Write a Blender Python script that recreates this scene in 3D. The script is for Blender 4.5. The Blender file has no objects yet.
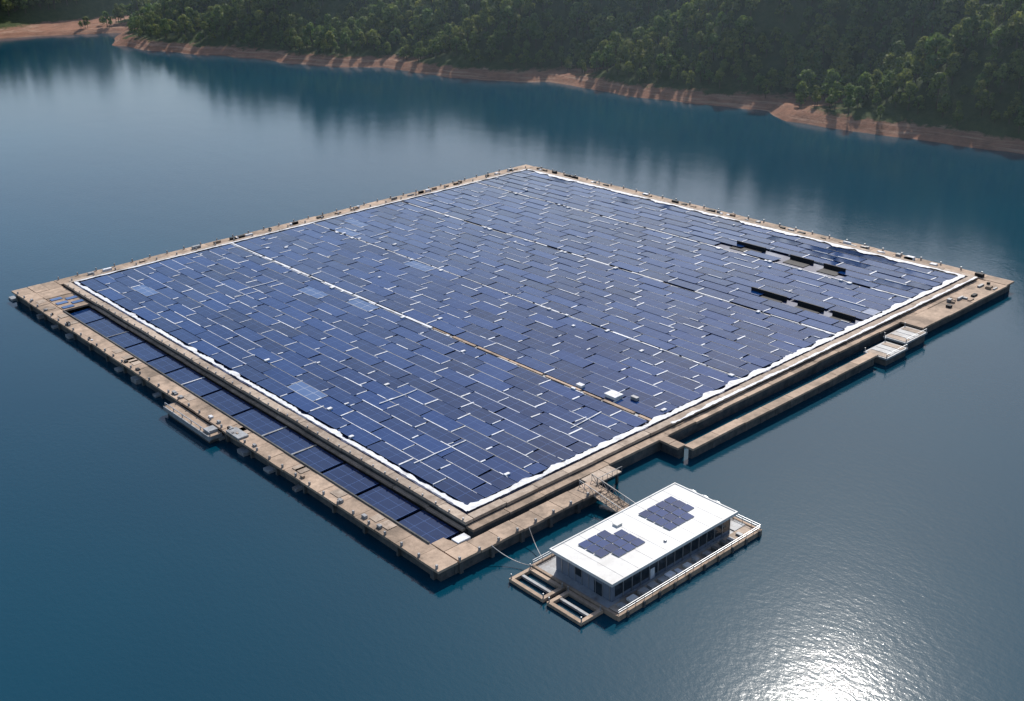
import bpy, math, random
import numpy as np
from mathutils import Vector, Matrix, noise
random.seed(7); np.random.seed(7)
scn = bpy.context.scene
scn.view_settings.view_transform='Standard'
try: scn.view_settings.look='None'
except Exception: pass
scn.view_settings.exposure=0

# ------------------------------------------------------------ materials
def newmat(name):
    m=bpy.data.materials.new(name); m.use_nodes=True
    nt=m.node_tree; b=nt.nodes['Principled BSDF']
    return m,nt,b
def N(nt,t,**k):
    n=nt.nodes.new(t)
    for a,v in k.items(): setattr(n,a,v)
    return n
def mixcol(nt,fac,a,b,blend='MIX'):
    n=N(nt,'ShaderNodeMix',data_type='RGBA',blend_type=blend)
    for s,x in ((0,fac),(6,a),(7,b)):
        if isinstance(x,bpy.types.NodeSocket): nt.links.new(x,n.inputs[s])
        elif s==0: n.inputs[0].default_value=x
        else: n.inputs[s].default_value=(*x,1)
    return n.outputs[2]
def noise_tex(nt,scale,detail=4,rough=.6,stretch=None):
    g=N(nt,'ShaderNodeNewGeometry'); src=g.outputs['Position']
    if stretch:
        mp=N(nt,'ShaderNodeMapping'); mp.inputs['Scale'].default_value=stretch
        nt.links.new(src,mp.inputs[0]); src=mp.outputs[0]
    n=N(nt,'ShaderNodeTexNoise'); n.inputs['Scale'].default_value=scale
    n.inputs['Detail'].default_value=detail; n.inputs['Roughness'].default_value=rough
    nt.links.new(src,n.inputs['Vector']); return n.outputs[0]
def ramp(nt,src,lo,hi):
    n=N(nt,'ShaderNodeMapRange'); n.inputs[1].default_value=lo; n.inputs[2].default_value=hi
    nt.links.new(src,n.inputs[0]); return n.outputs[0]
def rough_mat(name,a,b,c=None,scale=.6,rough=.8,bump=.3,spec=.3,metal=0,slab=False):
    m,nt,p=newmat(name)
    f=ramp(nt,noise_tex(nt,scale,6,.65),.35,.65)
    col=mixcol(nt,f,a,b)
    if c:
        f2=ramp(nt,noise_tex(nt,scale*.23,6,.75),.48,.66); col=mixcol(nt,f2,col,c)
    if slab:
        at=N(nt,'ShaderNodeAttribute',attribute_name='var')
        v=N(nt,'ShaderNodeMapRange'); v.inputs[3].default_value=.74; v.inputs[4].default_value=1.12; nt.links.new(at.outputs['Fac'],v.inputs[0])
        hs=N(nt,'ShaderNodeHueSaturation'); nt.links.new(v.outputs[0],hs.inputs['Value']); nt.links.new(col,hs.inputs['Color']); col=hs.outputs[0]
    nt.links.new(col,p.inputs['Base Color']); p.inputs['Roughness'].default_value=rough
    p.inputs['Specular IOR Level'].default_value=spec; p.inputs['Metallic'].default_value=metal
    if bump:
        bn=N(nt,'ShaderNodeBump'); bn.inputs['Strength'].default_value=bump; bn.inputs['Distance'].default_value=.15
        nt.links.new(noise_tex(nt,scale*4,4,.7),bn.inputs['Height']); nt.links.new(bn.outputs[0],p.inputs['Normal'])
    return m
M_deck=rough_mat('weathered_concrete_deck',(.48,.355,.26),(.33,.24,.175),(.20,.15,.11),.5,slab=True)
M_rim=rough_mat('rim_concrete',(.48,.39,.31),(.34,.265,.205),(.22,.165,.125),.8,slab=True)
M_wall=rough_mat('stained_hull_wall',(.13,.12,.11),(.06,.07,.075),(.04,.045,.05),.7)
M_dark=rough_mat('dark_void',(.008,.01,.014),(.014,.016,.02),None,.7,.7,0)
M_float=rough_mat('float_base',(.010,.020,.075),(.016,.03,.09),(.10,.13,.20),.35,.55,.2)
M_white=rough_mat('white_float_crust',(.76,.77,.80),(.58,.60,.64),(.42,.41,.40),1.3,.6,.4)
M_roof=rough_mat('white_roof_paint',(.70,.70,.68),(.60,.60,.585),(.50,.49,.47),.35,.55,.05)
M_grey=rough_mat('grey_dock_metal',(.34,.35,.36),(.24,.25,.26),(.15,.13,.12),.8,.5,.2)
M_bwall=rough_mat('building_wall_cladding',(.17,.20,.25),(.13,.155,.20),None,.5,.6,.1)
M_steel=rough_mat('galvanised_steel',(.42,.44,.46),(.30,.31,.33),None,2,.4,0,.5,.6)
M_frame=rough_mat('panel_frame_blue',(.012,.02,.07),(.02,.03,.08),None,2,.5,0,.3)
def glass_m():
    m,nt,p=newmat('dark_window_glass'); p.inputs['Base Color'].default_value=(.02,.03,.04,1); p.inputs['Roughness'].default_value=.08
    return m
M_glass=glass_m()
def panel_m(name,c1,c2,line,rough,dustc=.12,ior=1.42):
    m,nt,p=newmat(name)
    uv=N(nt,'ShaderNodeUVMap'); sep=N(nt,'ShaderNodeSeparateXYZ'); nt.links.new(uv.outputs[0],sep.inputs[0])
    def ln(sock,period,w):
        d=N(nt,'ShaderNodeMath',operation='DIVIDE'); d.inputs[1].default_value=period; nt.links.new(sock,d.inputs[0])
        f=N(nt,'ShaderNodeMath',operation='FRACT'); nt.links.new(d.outputs[0],f.inputs[0])
        l=N(nt,'ShaderNodeMath',operation='LESS_THAN'); l.inputs[1].default_value=w; nt.links.new(f.outputs[0],l.inputs[0]); return l.outputs[0]
    mx=N(nt,'ShaderNodeMath',operation='MAXIMUM')
    nt.links.new(ln(sep.outputs[0],2.6,.035),mx.inputs[0]); nt.links.new(ln(sep.outputs[1],4.1,.03),mx.inputs[1])
    at=N(nt,'ShaderNodeAttribute',attribute_name='var')
    col=mixcol(nt,at.outputs['Fac'],c1,c2)
    n=ramp(nt,noise_tex(nt,.035,6,.7),.42,.72)
    dust=N(nt,'ShaderNodeMath',operation='MULTIPLY'); dust.inputs[1].default_value=dustc; nt.links.new(n,dust.inputs[0])
    col=mixcol(nt,dust.outputs[0],col,(.09,.17,.36))
    col=mixcol(nt,mx.outputs[0],col,line)
    nt.links.new(col,p.inputs['Base Color']); p.inputs['Roughness'].default_value=rough; p.inputs['IOR'].default_value=ior
    return m
M_panel=panel_m('solar_cell_glass',(.000,.013,.062),(.001,.030,.135),(.04,.085,.22),.07)
M_panel_l=panel_m('dusty_solar_glass',(.03,.08,.20),(.07,.13,.28),(.4,.43,.48),.3)

def water_m():
    m,nt,p=newmat('lake_water_surface')
    f=ramp(nt,noise_tex(nt,.006,3,.5),.3,.7)
    col=mixcol(nt,f,(.001,.032,.058),(.001,.043,.072))
    nt.links.new(col,p.inputs['Base Color'])
    p.inputs['Roughness'].default_value=.10; p.inputs['IOR'].default_value=1.33
    b1=N(nt,'ShaderNodeBump'); b1.inputs['Strength'].default_value=.55; b1.inputs['Distance'].default_value=.065
    nt.links.new(noise_tex(nt,.9,4,.6,(1,.6,1)),b1.inputs['Height'])
    b2=N(nt,'ShaderNodeBump'); b2.inputs['Strength'].default_value=.3; b2.inputs['Distance'].default_value=.14
    nt.links.new(noise_tex(nt,.10,3,.5,(1,.5,1)),b2.inputs['Height'])
    nt.links.new(b1.outputs[0],b2.inputs['Normal']); nt.links.new(b2.outputs[0],p.inputs['Normal'])
    return m
M_water=water_m()
def terrain_m():
    m,nt,p=newmat('hillside_soil')
    g=N(nt,'ShaderNodeNewGeometry'); s=N(nt,'ShaderNodeSeparateXYZ'); nt.links.new(g.outputs['Position'],s.inputs[0])
    nz=noise_tex(nt,.12,5,.7)
    soil=mixcol(nt,ramp(nt,nz,.35,.65),(.28,.145,.095),(.17,.09,.06))
    strat=noise_tex(nt,.6,4,.7,(.05,.05,2.2))
    soil=mixcol(nt,ramp(nt,strat,.5,.72),soil,(.36,.25,.185))
    veg=mixcol(nt,ramp(nt,noise_tex(nt,.25,5,.7),.35,.65),(.025,.042,.014),(.055,.07,.025))
    h=N(nt,'ShaderNodeMath',operation='MULTIPLY_ADD'); nt.links.new(nz,h.inputs[0]); h.inputs[1].default_value=-8; nt.links.new(s.outputs[2],h.inputs[2])
    f=ramp(nt,h.outputs[0],.4,1.6)
    nt.links.new(mixcol(nt,f,soil,veg),p.inputs['Base Color']); p.inputs['Roughness'].default_value=.95
    p.inputs['Specular IOR Level'].default_value=.1
    bn=N(nt,'ShaderNodeBump'); bn.inputs['Strength'].default_value=.8; bn.inputs['Distance'].default_value=1.2
    nt.links.new(noise_tex(nt,.35,6,.7),bn.inputs['Height']); nt.links.new(bn.outputs[0],p.inputs['Normal'])
    return m
M_terr=terrain_m()
def leaf_m():
    m,nt,p=newmat('tree_foliage')
    at=N(nt,'ShaderNodeAttribute',attribute_name='var')
    oi=N(nt,'ShaderNodeObjectInfo')
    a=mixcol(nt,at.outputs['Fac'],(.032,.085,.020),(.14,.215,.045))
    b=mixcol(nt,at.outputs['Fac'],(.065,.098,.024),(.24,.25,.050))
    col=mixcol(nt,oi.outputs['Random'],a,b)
    nt.links.new(col,p.inputs['Base Color']); p.inputs['Roughness'].default_value=.6; p.inputs['Specular IOR Level'].default_value=.25
    tr=N(nt,'ShaderNodeBsdfTranslucent'); nt.links.new(col,tr.inputs[0])
    mx=N(nt,'ShaderNodeMixShader'); mx.inputs[0].default_value=.5
    nt.links.new(p.outputs[0],mx.inputs[1]); nt.links.new(tr.outputs[0],mx.inputs[2])
    nt.links.new(mx.outputs[0],nt.nodes['Material Output'].inputs[0])
    return m
M_leaf=leaf_m()
M_bark=rough_mat('tree_bark',(.09,.065,.045),(.06,.045,.03),None,2,.9,0)

# ------------------------------------------------------------ mesh builder
class MB:
    def __init__(s): s.v=[];s.f=[];s.m=[];s.c=[];s.uv=[];s.mats=[]
    def mi(s,mat):
        if mat not in s.mats: s.mats.append(mat)
        return s.mats.index(mat)
    def face(s,pts,mat,var=None,uv=None):
        i=len(s.v); s.v+= [tuple(p) for p in pts]; s.f.append(tuple(range(i,i+len(pts)))); s.m.append(s.mi(mat))
        s.c.append(random.random() if var is None else var); s.uv.append(uv or [(0.5,0.5)]*len(pts))
    def hexa(s,p,mat,top=None,var=None,topuv=None):
        i=len(s.v); s.v+=[tuple(q) for q in p]
        fs=[(3,2,1,0),(4,5,6,7),(0,1,5,4),(1,2,6,5),(2,3,7,6),(3,0,4,7)]
        vv=random.random() if var is None else var
        for k,f in enumerate(fs):
            s.f.append(tuple(i+a for a in f)); s.m.append(s.mi(top if (k==1 and top) else mat)); s.c.append(vv)
            s.uv.append(topuv if (k==1 and topuv) else [(.5,.5)]*4)
    def box(s,x0,x1,y0,y1,z0,z1,mat,top=None):
        s.hexa([(x0,y0,z0),(x1,y0,z0),(x1,y1,z0),(x0,y1,z0),(x0,y0,z1),(x1,y0,z1),(x1,y1,z1),(x0,y1,z1)],mat,top)
    def beam(s,p,q,w,mat,n=4):
        p=Vector(p);q=Vector(q);d=(q-p)
        if d.length<1e-6:return
        d.normalize(); a=d.orthogonal().normalized(); b=d.cross(a)
        if abs(d.z)<.9:
            a=d.cross(Vector((0,0,1))).normalized(); b=d.cross(a)
        r=w/2
        o=[(-r,-r),(r,-r),(r,r),(-r,r)]
        A=[p+a*x+b*y for x,y in o]; B=[q+a*x+b*y for x,y in o]
        s.hexa(A[::-1]+B[::-1],mat)
    def obj(s,name,parent=None):
        me=bpy.data.meshes.new(name); me.from_pydata(s.v,[],s.f); 
        for m in s.mats: me.materials.append(m)
        me.polygons.foreach_set('material_index',s.m)
        u=me.uv_layers.new(name='UVMap'); flat=[c for f in s.uv for p in f for c in p]; u.data.foreach_set('uv',flat)
        at=me.attributes.new('var','FLOAT','FACE'); at.data.foreach_set('value',s.c)
        me.update(); o=bpy.data.objects.new(name,me); scn.collection.objects.link(o)
        if parent: o.parent=parent
        return o
def empty(name,loc=(0,0,0)):
    e=bpy.data.objects.new(name,None); e.empty_display_size=5; scn.collection.objects.link(e); return e
R=random.uniform
# ------------------------------------------------------------ platform
plat=empty('floating_solar_platform')
DK=3.0
def slabs(mb,x0,x1,y0,y1,axis,step,mat=M_deck,z=DK,th=.55):
    a,b=(x0,x1) if axis=='x' else (y0,y1)
    n=max(1,round((b-a)/step)); L=(b-a)/n
    for i in range(n):
        s=a+i*L+.05; e=a+(i+1)*L-.05; j=R(-.05,.05); o=R(-.12,.12)
        if axis=='x': mb.box(s,e,y0+o,y1+o,z-th+j,z+j,mat)
        else: mb.box(x0+o,x1+o,s,e,z-th+j,z+j,mat)
dk=MB()
slabs(dk,-17.2,-12.3,-12,212,'y',7)
slabs(dk,-12.1,27,-12,-7.4,'x',6)
slabs(dk,-12.1,-3.4,204,212,'x',5)
slabs(dk,-3.3,209.5,206.6,212,'x',8)
slabs(dk,205,209.8,-12,206.4,'y',8)
slabs(dk,156,204.8,-12.4,-5.4,'x',7)
slabs(dk,55,131,-13.8,-11.2,'x',9)
slabs(dk,53,55.6,-11.1,-5.4,'y',3)
dk.box(-12.1,-9,-7.2,-3.2,2.4,3.02,M_deck); dk.box(-8.4,-5.2,-7.1,-5.0,2.5,3.25,M_white)
n=8
for i in range(n):
    a0=math.pi/2*i/n; a1=math.pi/2*(i+1)/n; r=3.6
    P=[(-9,-7.25),(-9+r*(1-math.sin(a0)),-7.25+r*(1-math.cos(a0))),(-9+r*(1-math.sin(a1)),-7.25+r*(1-math.cos(a1)))]
    dk.face([(P[0][0],P[0][1],3.01),(P[2][0],P[2][1],3.01),(P[1][0],P[1][1],3.01)][::-1],M_deck,.5)
dk.box(-12.1,-3.4,196,203.9,2.4,2.97,M_deck)
for i in range(5): dk.box(-11.5+ (i%2)*4,-8+(i%2)*4,183+i*2.4,185+i*2.4,2.9,3.06,M_panel_l)
dk.box(-12.0,-3.5,182,195.8,2.3,2.85,M_deck)
dk.obj('deck_slabs',plat)
# hull walls
hw=MB()
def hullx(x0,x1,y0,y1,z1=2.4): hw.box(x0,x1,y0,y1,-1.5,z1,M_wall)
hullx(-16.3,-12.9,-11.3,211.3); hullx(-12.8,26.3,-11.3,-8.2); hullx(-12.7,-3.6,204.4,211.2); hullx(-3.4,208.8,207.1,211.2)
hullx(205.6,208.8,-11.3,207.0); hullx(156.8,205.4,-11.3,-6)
for y in np.arange(-10,212,11.5):
    w=R(.5,1.3); hw.box(-17.0,-16.2,y,y+w,-1.2,2.35,M_wall)
    if random.random()<.45: hw.box(-18.0,-16.25,y+2,y+R(3.5,5.5),-.6,R(.5,1.4),M_grey)
for x in np.arange(-12,24,8): hw.box(x,x+.8,-12.0,-11.25,-1.2,2.35,M_wall)
for x in np.arange(57,131,6): hw.box(x,x+.9,-13.1,-11.9,-2,2.4,M_wall)
hw.box(55.5,130.5,-13.0,-12.0,-1,2.41,M_wall)
hw.box(53.5,55.2,-11,-5.6,-1,2.38,M_wall)
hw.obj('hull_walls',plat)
# inner rim
rm=MB()
RZ=3.9
def rimseg(x0,x1,y0,y1,axis,z=RZ):
    slabs(rm,x0,x1,y0,y1,axis,9,M_rim,z,.7)
rimseg(-3,-.9,-3,204,'y'); rimseg(-.8,204,-3,-.9,'x'); rimseg(202.2,204.2,-.8,204,'y'); rimseg(-.8,202.1,203.4,205.4,'x')
rm.box(-2.7,-1.1,-2.7,203.8,-1,3.2,M_wall); rm.box(-1.0,203.8,-2.7,-1.1,-1,3.2,M_wall); rm.box(202.4,203.9,-1,203.8,-1,3.2,M_wall); rm.box(-1,202.3,203.6,205.2,-1,3.2,M_wall)
slabs(rm,-3,204.4,-5.3,-3.1,'x',10,M_deck,3.0,.6); rm.box(-2.9,204.3,-5.2,-3.3,-1,2.35,M_wall)
slabs(rm,-3.9,-3.05,-3,203,'y',12,M_deck,2.6,.5)
rm.obj('inner_rim',plat)
bs=MB(); bs.box(-.85,202.15,-.85,203.35,2.6,3.3,M_float)
for (a,b) in [(57.0,58.8),(91.5,92.3),(132.6,133.8),(171.8,172.9)]: slabs(bs,a,b,0,203,'y',11,M_grey,3.5,.19)
bs.obj('float_base',plat)
# channel panels
cp=MB()
y=-2
while y<180:
    L=R(9,17); e=min(y+L,181)
    cp.hexa([(-11.9,y,1.3),(-4.2,y,1.3),(-4.2,e,1.3),(-11.9,e,1.3),(-11.9,y,1.55),(-4.2,y,1.75),(-4.2,e,1.75),(-11.9,e,1.55)],M_float,M_panel,R(0,.3),[(0,0),(7.7,0),(7.7,e-y),(0,e-y)])
    if random.random()<.5: cp.box(-12.0,-4.1,e+.15,e+R(.4,.8),1.2,1.85,M_white if random.random()<.2 else M_grey)
    y=e+1.1
cp.obj('channel_panels',plat)
# solar tables
aisles=[(57.2,58.6),(91.6,92.2),(132.7,133.7),(171.9,172.8)]
gaps=[(175,180.8,60,72),(175,180.8,41,50),(175,180.8,29,37),(141,147,27,40),(141,147,14,23),(141,147,3.5,11)]
tb=MB(); wt=MB()
def skew(x0,x1,ya,yb,w,z0,z1,mat):
    wt.hexa([(x0,ya,z0),(x1,yb,z0),(x1,yb+w,z0),(x0,ya+w,z0),(x0,ya,z1),(x1,yb,z1),(x1,yb+w,z1),(x0,ya+w,z1)],mat)
sections=[(1.6,57.1),(58.7,91.5),(92.3,132.6),(133.8,171.8),(172.9,200.4)]
tilts=[-.022,-.012,.01,.02,.03]
for si,(a,b) in enumerate(sections):
    n=round((b-a)/4.6); P=(b-a)/n
    for i in range(n):
        gp=.22 if si==0 else .13
        x0=a+i*P+.09; x1=a+(i+1)*P-gp
        LB=12.45; off=(i*4.15)%LB+R(-.5,.5)
        ys=[1.8]+[v+R(-.35,.35) for v in np.arange(1.8+off+ (LB if off<3 else 0),199,LB)]+[201.6]
        # thin pale cable tray running along the low side of the row
        yy=R(1.5,6)
        while yy<200:
            L=R(6,34); ee=min(yy+L,201)
            if not any(g[0]-4<x1<g[1]+1 and yy<g[3] and ee>g[2] for g in gaps):
                wt.box(x1+.01,x1+gp-.03,yy,ee,3.4,3.86+R(0,.03),M_grey if random.random()<.7 else M_white)
            yy=ee+R(2,14)
        for y,e0 in zip(ys[:-1],ys[1:]):
            e=e0-(R(.35,.6) if e0<201 else 0)
            xc=(x0+x1)/2; yc=(y+e)/2
            hole=any(g[0]<xc<g[1] and g[2]<yc<g[3] for g in gaps)
            if hole: continue
            t=tilts[si]+R(-.016,.016); k=R(-.004,.004); dz=R(-.04,.04); w=x1-x0
            zc=3.87+dz
            def zz(x,y_): return zc-(x-xc)*t+(y_-yc)*k
            o=R(-.05,.05); sk_=R(-.2,.2) if e0<201 and y>2 else 0
            P4=[(x0+o,y),(x1+o*.3-.03,y+sk_),(x1+o*.3-.03,e+sk_),(x0+o,e)]
            mt=M_panel
            if 38<xc<57 and 100<yc<145 and random.random()<.2: mt=M_panel_l
            elif random.random()<.006: mt=M_panel_l
            tb.hexa([(p[0],p[1],zz(*p)-.12) for p in P4]+[(p[0],p[1],zz(*p)) for p in P4],M_frame,mt,None,[(0,0),(w,0),(w,e-y),(0,e-y)])
            r=random.random()
            if r<.66:
                u0=x0+R(-.2,1.4)*(random.random()<.6); u1=min(u0+R(1.2,w+.4),x1+.5); s_=R(-.2,.2)
                if e0<201: skew(u0,u1,e+.05,e+.05+s_,R(.18,.48),3.4,4.0+dz,M_white)
            if random.random()<.22:
                s=R(y,yc); wt.box(x1-.02,x1+R(.16,.28),s,s+R(1.5,(e-y)*.8),3.42,4.0+dz,M_white)
            if random.random()<.05:
                s=R(y,e); wt.box(x0-.3,x0+R(.5,1.2),s,s+R(.4,1.0),3.5,4.1+R(0,.12),M_white)
tb.obj('solar_panel_tables',plat)
for k in range(9):
    x=R(3,190) if k>3 else R(3,55); y=R(6,196); z=4.05+R(0,.05)
    for j in range(random.randint(2,4)):
        x2=x+R(3,5.2); y2=y+R(-.35,.35)
        if x2>199 or y2<3 or y2>200: break
        if any(g[0]-6<x<g[1]+2 and g[2]-3<y<g[3]+3 for g in gaps): break
        skew(x,x2,y,y2,R(.16,.3),z-.2,z,M_white)
        x,y=x2,y2
for (a,b) in aisles:
    y=1
    while y<202:
        L=R(4,16)
        brown = a==57.2 and (y<85)
        c=(a+b)/2+R(-.08,.08); w=(b-a)/2*R(.3,.65)
        if brown or random.random()<.8:
            wt.box(c-w,c+w,y,min(y+L,202),3.57,3.88+R(0,.06),M_deck if brown else M_white)
        y+=L+R(.1,1.6)
for k in range(50):
    i=random.choice(aisles); y=R(2,195); wt.box(i[0]-R(.2,1.2),i[0]+.3,y,y+R(.5,1.6),3.6,4.05+R(0,.2),M_white)
def crust(x0,y0,x1,y1,nx,ny,wmin,wmax,z,step=.8):
    L=math.hypot(x1-x0,y1-y0); n=int(L/step); pr=None
    for i in range(n+1):
        t=i/n; px=x0+(x1-x0)*t; py=y0+(y1-y0)*t
        w=wmin+(wmax-wmin)*max(0,min(1,.5+.9*noise.noise(Vector((px*.21,py*.21,3)))+R(-.15,.15)))
        o=R(-.12,.12)
        q=((px-nx*(.3+o),py-ny*(.3+o),z),(px+nx*w,py+ny*w,z+R(-.04,.04)))
        if pr: 
            f=[pr[0],q[0],q[1],pr[1]]
            a=(Vector(f[1])-Vector(f[0])).cross(Vector(f[2])-Vector(f[0]))
            if a.z<0:f=f[::-1]
            wt.face(f,M_white)
        pr=q
crust(0,0,0,202,1,0,.2,1.4,4.05); crust(0,0,201,0,0,1,.4,2.2,4.06); crust(201.6,0,201.6,202,-1,0,.2,2.4,4.04); crust(0,202.8,201,202.8,0,-1,.1,.9,4.03)
crust(60,-3.1,203,-3.1,0,1,.1,.9,3.99)
wt.obj('white_floats',plat)
gb=MB()
for g in gaps:
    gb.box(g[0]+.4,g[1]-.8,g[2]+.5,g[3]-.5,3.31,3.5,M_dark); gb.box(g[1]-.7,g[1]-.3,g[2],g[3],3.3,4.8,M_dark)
gb.obj('open_bays',plat)
eq=MB()
eq.box(59.6,62.2,15,18.4,3.4,4.6,M_white); eq.box(59.4,62.4,14.8,18.6,4.61,4.8,M_white)
eq.box(58.9,60.2,26,28,3.4,4.5,M_white); eq.box(63,64,11,13,3.9,4.7,M_grey)
for k in range(46):
    y=R(-5,205); eq.box(206,206+R(.5,1.6),y,y+R(.6,3),3.0,3.3+R(.1,.9),random.choice([M_grey,M_white,M_dark,M_deck]))
for k in range(34):
    x=R(0,200); eq.box(x,x+R(.6,3),208,208+R(.5,1.5),3.0,3.3+R(.1,.9),random.choice([M_grey,M_white,M_dark,M_deck]))
for k in range(22):
    y=R(-5,200); s=R(.4,1); eq.box(-16.3,-16.3+s,y,y+s*1.6,3.0,3.2+R(.1,.6),random.choice([M_grey,M_white,M_dark,M_deck]))
for k in range(14):
    x=R(160,203); y=R(-11.5,-7); eq.box(x,x+R(.6,3),y,y+R(.5,1.5),3.0,3.2+R(.1,.7),random.choice([M_grey,M_deck,M_dark]))
# raised kerb along the channel and patched plates on the walkway
for k in range(16):
    y=R(0,195); eq.box(-15.4,-13.0,y,y+R(2,5),3.052,3.1,M_rim)
eq.box(-12.6,-12.25,-3,181,3.06,3.3,M_wall)
for y in np.arange(-11,212,5.6): eq.box(-16.9,-16.5,y,y+.4,3,3.7,M_grey)
for x in np.arange(-12,27,5): eq.box(x,x+.4,-11.9,-11.5,3,3.7,M_grey)
for y in np.arange(-2,203,4.5): eq.box(-2.9,-2.6,y,y+.3,3.9,4.3,M_steel)
for x in np.arange(-2,203,6.5): eq.box(x,x+.35,211.2,211.6,3,4.1,M_steel); 
for x in np.arange(0,203,7.5): eq.box(x,x+.35,204.6,205,3.9,4.7,M_steel)
for y in np.arange(-2,205,7): eq.box(208.7,209.1,y,y+.4,3,4.0,M_steel)
eq.obj('deck_equipment',plat)

# ------------------------------------------------------------ docks
d1=MB()
d1.box(-20.6,-17.4,72,96,1.2,2.2,M_grey,M_deck); d1.box(-20.4,-17.5,73,95,-.8,1.19,M_wall)
for y in np.arange(72.2,96,4.7): d1.box(-20.5,-20.3,y,y+.2,2.2,3.2,M_steel)
d1.beam((-20.4,72.3,3.2),(-20.4,95.8,3.2),.15,M_steel); d1.box(-20.2,-17.6,73.5,76,2.21,2.9,M_grey); d1.box(-17.3,-14.5,64,70,3.06,3.5,M_grey)
d1.box(-20.9,-20.61,72,96,1.0,2.3,M_grey)
d1.obj('mooring_dock')
def greydock(x0,x1,y0,y1,z):
    g=MB(); g.box(x0,x1,y0,y1,z-.5,z,M_grey); g.box(x0+.4,x1-.4,y0+.4,y1-.4,-1,z-.51,M_wall)
    n=int((x1-x0)/2.4)
    for i in range(n):
        a=x0+.5+i*(x1-x0-.8)/n; g.box(a,a+(x1-x0-.8)/n-.25,y0+.5,y1-.5,z+.004,z+.1,M_grey if i%3 else M_rim)
    for a in (x0+.2,x1-.4): g.box(a,a+.2,y0+.1,y0+.3,z,z+1.1,M_steel); g.box(a,a+.2,y1-.3,y1-.1,z,z+1.1,M_steel)
    g.beam((x0+.3,y0+.2,z+1.1),(x1-.3,y0+.2,z+1.1),.1,M_steel)
    g.obj('floating_dock')
greydock(131.5,142,-16,-9,2.3); greydock(143.5,154.5,-14.5,-7.5,2.8)

# ------------------------------------------------------------ service building
bld=empty('floating_service_building')
b=MB()
b.box(-.5,40.5,-43,-21,.2,.75,M_grey); b.box(0,40,-42.5,-21.5,-.8,.19,M_wall)
for (x0,x1,y0,y1) in [(-1,41,-43.6,-43.02),(-1,41,-20.98,-20.3),(-1.1,-.52,-43,-21),(40.52,41.1,-43,-21)]: b.box(x0,x1,y0,y1,0,1.05,M_deck)
slabs(b,-.3,40.3,-42.8,-40.2,'x',3.2,M_rim,.95,.18)
slabs(b,36.8,40.3,-40,-21.3,'y',3,M_grey,.93,.16)
for x in np.arange(1,40,4.3): b.box(x,x+.5,-43.95,-43.62,-.6,1.3,M_wall)
b.obj('raft_hull',bld)
w=MB(); w.box(1.6,36,-39.4,-24.6,.76,4.95,M_bwall)
for i in range(14):
    x=2.4+i*2.4; w.box(x,x+2.0,-39.46,-39.41,1.6,4.1,M_glass); w.box(x+2.05,x+2.2,-39.55,-39.41,.8,4.9,M_steel)
for i in range(8):
    y=-38.9+i*1.8; w.box(1.5,1.59,y,y+.12,.8,4.9,M_steel)
w.box(1.53,1.59,-37,-34.9,.8,3.4,M_glass); w.box(1.53,1.59,-31.5,-29.7,2.4,3.9,M_glass)
w.box(12,13.2,-39.5,-39.47,.8,3.1,M_white)
w.obj('walls',bld)
r=MB(); r.box(.6,37,-40.4,-23.8,4.96,5.45,M_roof)
for (x0,x1,y0,y1) in [(.6,37,-40.4,-40.1),(.6,37,-24.1,-23.8),(.6,.9,-40.1,-24.1),(36.7,37,-40.1,-24.1)]: r.box(x0,x1,y0,y1,5.451,5.6,M_roof)
for x in np.arange(4,36,4.1): r.box(x,x+.06,-40.05,-24.15,5.451,5.475,M_grey)
r.box(15.5,17,-27.5,-26.2,5.451,5.9,M_roof); r.box(18.3,18.8,-37.6,-37.1,5.451,5.85,M_steel)
r.obj('roof',bld)
s=MB()
def rp(x,y): 
    s.hexa([(x,y,5.5),(x+2.3,y,5.5),(x+2.3,y+1.9,5.6),(x,y+1.9,5.6),(x,y,5.66),(x+2.3,y,5.62),(x+2.3,y+1.9,5.72),(x,y+1.9,5.76)],M_steel,M_panel,R(.3,1),[(.2,.2),(2.5,.2),(2.5,2.1),(.2,2.1)])
for i in range(4):
    for j in range(4):
        if not (i==3 and j==3 or i==0 and j==0): rp(5.5+i*2.55,-35+j*2.15)
        if not (i==3 and j==0): rp(22+i*2.55,-35.5+j*2.15)
s.obj('roof_solar_panels',bld)
q=MB()
def rail(p,q_,n,h=1.1,mat=M_steel,wd=.09):
    p=Vector(p);q2=Vector(q_)
    for i in range(n+1):
        a=p.lerp(q2,i/n); q.beam(a,a+Vector((0,0,h)),wd,mat)
    for hh in (h,h*.55): q.beam(p+Vector((0,0,hh)),q2+Vector((0,0,hh)),wd,mat)
rail((-.8,-43.3,1.05),(40.8,-43.3,1.05),18); rail((40.8,-43.3,1.05),(40.8,-21,1.05),10); rail((-.8,-20.6,1.05),(22,-20.6,1.05),9); rail((30,-20.6,1.05),(40.8,-20.6,1.05),5,1.6)
for k in range(14):
    x=1+k*2.7+R(-.5,.5); q.box(x,x+R(.7,2.0),-42.3,-41,.96,1.3+R(0,.6),random.choice([M_white,M_grey,M_roof,M_wall,M_grey]))
for off in (0,3.2,6.4):
    pr=None
    for i in range(13):
        t=math.pi*i/12; c=(39.6+0*t,-33+off-3*math.cos(t),1+2.8*math.sin(t))
        if pr:q.beam(pr,c,.13,M_steel)
        pr=c
q.obj('railings',bld)
p=MB()
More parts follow.
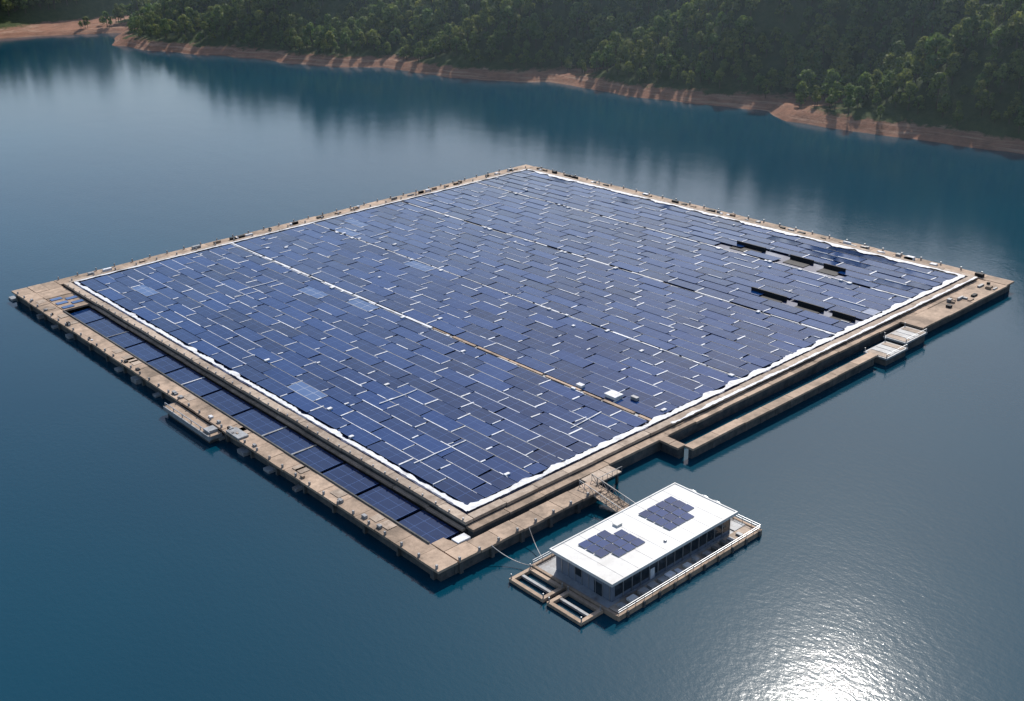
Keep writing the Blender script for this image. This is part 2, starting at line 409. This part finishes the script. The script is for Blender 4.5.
for (x0,x1,y0,y1) in [(-7,-1.3,-40,-31),(-7,-1.3,-30,-20.5)]:
    for a in [(x0,x1,y0,y0+.8),(x0,x1,y1-.8,y1),(x0,x0+.8,y0+.8,y1-.8),(x1-.8,x1,y0+.8,y1-.8)]: p.box(*a,.1,.8,M_deck)
    p.box(x0+2.5,x0+3.1,y0+.8,y1-.8,.2,.7,M_grey)
    for a in (x0+.3,x1-.5): p.box(a,a+.2,y0+.2,y0+.4,.8,1.8,M_steel); p.box(a,a+.2,y1-.4,y1-.2,.8,1.8,M_steel)
p.obj('pontoon_frames',bld)
# gangway
g=MB()
x0,x1=24.6,28.4
P0=Vector((0,-7.8,3.1));P1=Vector((0,-20.6,1.2))
for i in range(12):
    a=P0.lerp(P1,i/12);c=P0.lerp(P1,(i+.85)/12)
    g.hexa([(x0,c.y,c.z-.15),(x1,c.y,c.z-.15),(x1,a.y,a.z-.15),(x0,a.y,a.z-.15),(x0,c.y,c.z),(x1,c.y,c.z),(x1,a.y,a.z),(x0,a.y,a.z)],M_deck)
for x in (x0,x1):
    pts=[P0.lerp(P1,i/8)+Vector((x,0,0)) for i in range(9)]
    up=Vector((0,0,1.5))
    for i in range(9):
        g.beam(pts[i],pts[i]+up,.12,M_grey)
        if i<8:
            g.beam(pts[i]+up,pts[i+1]+up,.13,M_grey); g.beam(pts[i],pts[i+1],.18,M_rim)
            g.beam(pts[i] if i%2 else pts[i]+up, pts[i+1]+up if i%2 else pts[i+1],.1,M_grey)
slabs(g,27.2,36,-9.5,-5.5,'x',3,M_rim,2.9,.3)
for x in (28,31.5,35): g.box(x,x+.5,-9,-8.5,-2,2.6,M_wall)
for x in np.arange(28.6,36.2,1.5): g.beam((x,-9.4,2.9),(x,-9.4,4.1),.1,M_grey)
g.beam((28.6,-9.4,4.1),(36,-9.4,4.1),.1,M_grey)
g.obj('gangway_bridge')
ml=MB()
for (A,B,sag) in [((6,-12,3),(2,-20.6,1),.8),((-4,-12,3),(-1,-20.8,1),.9)]:
    A=Vector(A);B=Vector(B);pr=None
    for i in range(11):
        t=i/10;c=A.lerp(B,t)-Vector((0,0,sag*4*t*(1-t)))
        if pr is not None: ml.beam(pr,c,.12,M_grey)
        pr=c
ml.obj('mooring_line')

# ------------------------------------------------------------ terrain
SH=[(-1500,800),(-700,520),(-200,400),(0,382),(67,378),(129,374),(189,368),(212,388),(240,376),(286,370),(324,371),(368,372),(382,358),(431,341),(500,335),(521,317),(600,300),(640,296),(658,283),(720,268),(767,262),(800,280),(835,300),(870,262),(890,225),(905,150),(930,40),(960,-100),(1010,-350),(1100,-800),(1200,-1500)]
SH=np.array(SH,float)
def sdist(X,Y):
    best=np.full(X.shape,1e9)
    for i in range(len(SH)-1):
        ax,ay=SH[i,1],SH[i,0];bx,by=SH[i+1,1],SH[i+1,0]
        dx,dy=bx-ax,by-ay;L=dx*dx+dy*dy
        t=np.clip(((X-ax)*dx+(Y-ay)*dy)/L,0,1)
        best=np.minimum(best,np.hypot(X-ax-t*dx,Y-ay-t*dy))
    sg=np.where(X>np.interp(Y,SH[:,0],SH[:,1]),1,-1)
    return best*sg
def sm(x): x=np.clip(x,0,1); return x*x*(3-2*x)
_p=np.random.RandomState(3).rand(256,256)
def vn(x,y):
    xi=np.floor(x).astype(int);yi=np.floor(y).astype(int);fx=sm(x-xi);fy=sm(y-yi)
    g=lambda a,b_:_p[a%256,b_%256]
    return (g(xi,yi)*(1-fx)+g(xi+1,yi)*fx)*(1-fy)+(g(xi,yi+1)*(1-fx)+g(xi+1,yi+1)*fx)*fy
def fbm(x,y,o=4):
    s=0;a=.5
    for i in range(o): s=s+a*(vn(x*2**i+i*17,y*2**i+i*31)-.5);a*=.5
    return s
SPUR=[(85,115,1.0),(300,74,.95),(452,58,.95),(580,54,.9),(700,50,.95),(810,42,.8),(1030,100,.8),(-200,120,1),(-480,120,1)]
def hgt(X,Y):
    d=sdist(X,Y)+ 12*fbm(X/30,Y/30,3)
    s=Y+.8*np.clip(d,0,220)+ 30*fbm(X/90+5,Y/90,2)
    sp=np.zeros_like(X)
    for c,w_,a in SPUR: sp=np.maximum(sp,a*np.exp(-np.abs((s-c)/w_)**2.6))
    A=np.interp(Y,[-300,100,220,400,800,1200],[96,94,70,56,44,40])
    near=A*sm(d/105)*(.02+.98*sp)
    far=40*sm((d-180)/240)+22*fbm(X/140,Y/140,3)*sm(d/200)+70*sm((d-600)/900)
    rid=1-np.abs(2*vn((s)/38+9,(X-.5*Y)/110))
    flat=1-.97*np.exp(-((X-315)/100)**4-((Y-908)/40)**4)
    bank=4.0*sm(d/9)
    h=bank*(.6+.4*flat)+(near+far+10*rid*sm(d/60))*flat+ 8*fbm(X/40,Y/40,3)*sm(d/40)*flat+1.6*fbm(X/8,Y/8,3)*sm(d/10)
    return np.where(d>0,h,np.maximum(-12,d*.35)),d
xs=np.concatenate([np.arange(-1400,150,30),np.arange(150,620,4.5),np.arange(620,2600,25)])
ys=np.concatenate([np.arange(-1400,-100,25),np.arange(-100,1050,4.5),np.arange(1050,3200,25)])
X,Y=np.meshgrid(xs,ys); Z,_=hgt(X,Y)
nx,ny=len(xs),len(ys)
me=bpy.data.meshes.new('terrain')
co=np.stack([X.ravel(),Y.ravel(),Z.ravel()],1)
idx=np.arange(nx*ny).reshape(ny,nx)
F=np.stack([idx[:-1,:-1],idx[:-1,1:],idx[1:,1:],idx[1:,:-1]],-1).reshape(-1,4)
me.from_pydata(co.tolist(),[],F.tolist()); me.materials.append(M_terr)
me.polygons.foreach_set('use_smooth',[True]*len(me.polygons)); me.update()
scn.collection.objects.link(bpy.data.objects.new('terrain_hills',me))
wm=MB(); wm.face([(-6000,-6000,0),(6000,-6000,0),(6000,6000,0),(-6000,6000,0)],M_water); wm.obj('lake_water')

# ------------------------------------------------------------ trees
tcol=bpy.data.collections.new('forest_trees')
def make_tree(k):
    rs=random.Random(100+k); t=MB()
    H=rs.uniform(8.5,11.5); R0=rs.uniform(3.1,4.1)
    def cone(p,q_,r0,r1,n=6):
        p=Vector(p);q_=Vector(q_);d=(q_-p).normalized();a=d.orthogonal().normalized();b_=d.cross(a)
        A=[p+(a*math.cos(2*math.pi*i/n)+b_*math.sin(2*math.pi*i/n))*r0 for i in range(n)]
        B=[q_+(a*math.cos(2*math.pi*i/n)+b_*math.sin(2*math.pi*i/n))*r1 for i in range(n)]
        for i in range(n): t.face([A[i],A[(i+1)%n],B[(i+1)%n],B[i]],M_bark)
    cone((0,0,-1),(0,0,H*.6),.28,.14)
    cl=[]
    for i in range(14):
        z=rs.uniform(.28,1)**.8; ang=rs.uniform(0,6.28); prof=math.sin(min(1,max(.05,(1.12-z)*1.35))*math.pi/2) if k%3 else (1.1-z)*1.1
        rr=R0*prof*rs.uniform(.25,.85)
        c=Vector((rr*math.cos(ang),rr*math.sin(ang),z*H-1)); cl.append((c,rs.uniform(1.0,1.8)))
        if i%3==0: cone((0,0,H*rs.uniform(.25,.5)),c,.1,.04,4)
    for c,r_ in cl:
        base=rs.uniform(.1,.8)
        for j in range(36):
            d=Vector((rs.gauss(0,1),rs.gauss(0,1),rs.gauss(0,1))).normalized()
            if d.z<-.3: d.z*=-1
            p=c+d*r_*rs.uniform(.7,1.05)
            n=(d+Vector((rs.gauss(0,.4),rs.gauss(0,.4),rs.gauss(0,.4)))).normalized()
            a=n.orthogonal().normalized(); a.rotate(Matrix.Rotation(rs.uniform(0,6.28),3,n)); b_=n.cross(a); s_=rs.uniform(.34,.62)
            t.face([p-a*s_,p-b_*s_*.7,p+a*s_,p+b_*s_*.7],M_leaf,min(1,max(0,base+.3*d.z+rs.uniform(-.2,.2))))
    me=t.obj('tree_%d'%k); scn.collection.objects.unlink(me); tcol.objects.link(me); me.name='forest_tree'
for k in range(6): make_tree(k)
rs=np.random.RandomState(11)
gx,gy=np.meshgrid(np.arange(-150,820,7.3),np.arange(-120,1300,7.3))
gx=gx+rs.uniform(-3.3,3.3,gx.shape); gy=gy+rs.uniform(-3.3,3.3,gy.shape)
gx=gx.ravel();gy=gy.ravel()
gz,d=hgt(gx,gy)
dens=fbm(gx/25,gy/25,3)
keep=(d>9+6*rs.rand(len(d)))&(d<300)&(gz>3.0)&(dens>-.24)
keep&=~((np.abs(gy-908)<34)&(gx<405)&(gx>215))
pts=np.stack([gx,gy,gz],1)[keep]; print('TREES',len(pts))
pm=bpy.data.meshes.new('forest'); pm.from_pydata(pts.tolist(),[],[])
fo=bpy.data.objects.new('forest',pm); scn.collection.objects.link(fo)
edge=np.clip((d[keep]-6)/40,0,1)
big=(rs.rand(len(pts))<.2)
sc=(rs.uniform(.7,1.3,len(pts))+.45*big)*(.55+.45*edge)*1.28
a=pm.attributes.new('sc','FLOAT','POINT'); a.data.foreach_set('value',sc.astype(np.float32))
a=pm.attributes.new('rz','FLOAT','POINT'); a.data.foreach_set('value',rs.uniform(0,6.28,len(pts)).astype(np.float32))
a=pm.attributes.new('ti','INT','POINT'); a.data.foreach_set('value',rs.randint(0,6,len(pts)).astype(np.int32))
ng=bpy.data.node_groups.new('forest_scatter','GeometryNodeTree')
ng.interface.new_socket('Geometry',in_out='INPUT',socket_type='NodeSocketGeometry')
ng.interface.new_socket('Geometry',in_out='OUTPUT',socket_type='NodeSocketGeometry')
gi=ng.nodes.new('NodeGroupInput');go=ng.nodes.new('NodeGroupOutput')
ci=ng.nodes.new('GeometryNodeCollectionInfo'); ci.inputs[0].default_value=tcol; ci.inputs[1].default_value=True; ci.inputs[2].default_value=True
ip=ng.nodes.new('GeometryNodeInstanceOnPoints')
def na(n,t):
    x=ng.nodes.new('GeometryNodeInputNamedAttribute'); x.data_type=t; x.inputs[0].default_value=n; return x.outputs[0]
cx=ng.nodes.new('ShaderNodeCombineXYZ'); ng.links.new(na('rz','FLOAT'),cx.inputs[2])
L=ng.links.new
L(gi.outputs[0],ip.inputs['Points']); L(ci.outputs[0],ip.inputs['Instance']); ip.inputs['Pick Instance'].default_value=True
L(na('ti','INT'),ip.inputs['Instance Index']); L(cx.outputs[0],ip.inputs['Rotation']); L(na('sc','FLOAT'),ip.inputs['Scale']); L(ip.outputs[0],go.inputs[0])
md=fo.modifiers.new('scatter','NODES'); md.node_group=ng

# ------------------------------------------------------------ haze (thin real mist lying over the far shore valley)
hz=bpy.data.materials.new('valley_haze'); hz.use_nodes=True; nt=hz.node_tree
nt.nodes.remove(nt.nodes['Principled BSDF'])
vs=nt.nodes.new('ShaderNodeVolumeScatter'); vs.inputs['Color'].default_value=(.66,.85,1,1); vs.inputs['Density'].default_value=.00025; vs.inputs['Anisotropy'].default_value=.25
nt.links.new(vs.outputs[0],nt.nodes['Material Output'].inputs['Volume'])
hb=MB(); hb.box(225,2500,-1300,3100,-20,220,hz); hb.obj('atmospheric_haze')

# ------------------------------------------------------------ light
el=math.radians(43); az=math.radians(31)
sd=Vector((math.cos(el)*math.cos(az),math.cos(el)*math.sin(az),math.sin(el)))
sl=bpy.data.lights.new('sun','SUN'); sl.energy=5.0; sl.angle=math.radians(.5); sl.color=(1,.95,.88)
so=bpy.data.objects.new('sun',sl); so.rotation_euler=sd.to_track_quat('Z','Y').to_euler(); so.location=sd*500; scn.collection.objects.link(so)
wd=bpy.data.worlds.new('sky'); scn.world=wd; wd.use_nodes=True
sk=wd.node_tree.nodes.new('ShaderNodeTexSky'); sk.sky_type='NISHITA'; sk.sun_disc=False
sk.sun_elevation=el; sk.sun_rotation=math.pi/2-az; sk.air_density=1.0; sk.dust_density=1.2
bg=wd.node_tree.nodes['Background']; bg.inputs[1].default_value=.145; wd.node_tree.links.new(sk.outputs[0],bg.inputs[0])
# ------------------------------------------------------------ camera
cd=bpy.data.cameras.new('camera'); cd.sensor_width=36; cd.lens=40.39; cd.clip_start=1; cd.clip_end=9000
co_=bpy.data.objects.new('camera',cd); scn.collection.objects.link(co_); scn.camera=co_
r_=Vector((.7462,-.6651,-.0285));f_=Vector((.6041,.6946,-.3904)).normalized(); u_=r_.cross(f_).normalized(); r_=f_.cross(u_).normalized()
mt=Matrix(((r_.x,u_.x,-f_.x,-126.96),(r_.y,u_.y,-f_.y,-161.41),(r_.z,u_.z,-f_.z,126.54),(0,0,0,1)))
co_.matrix_world=mt
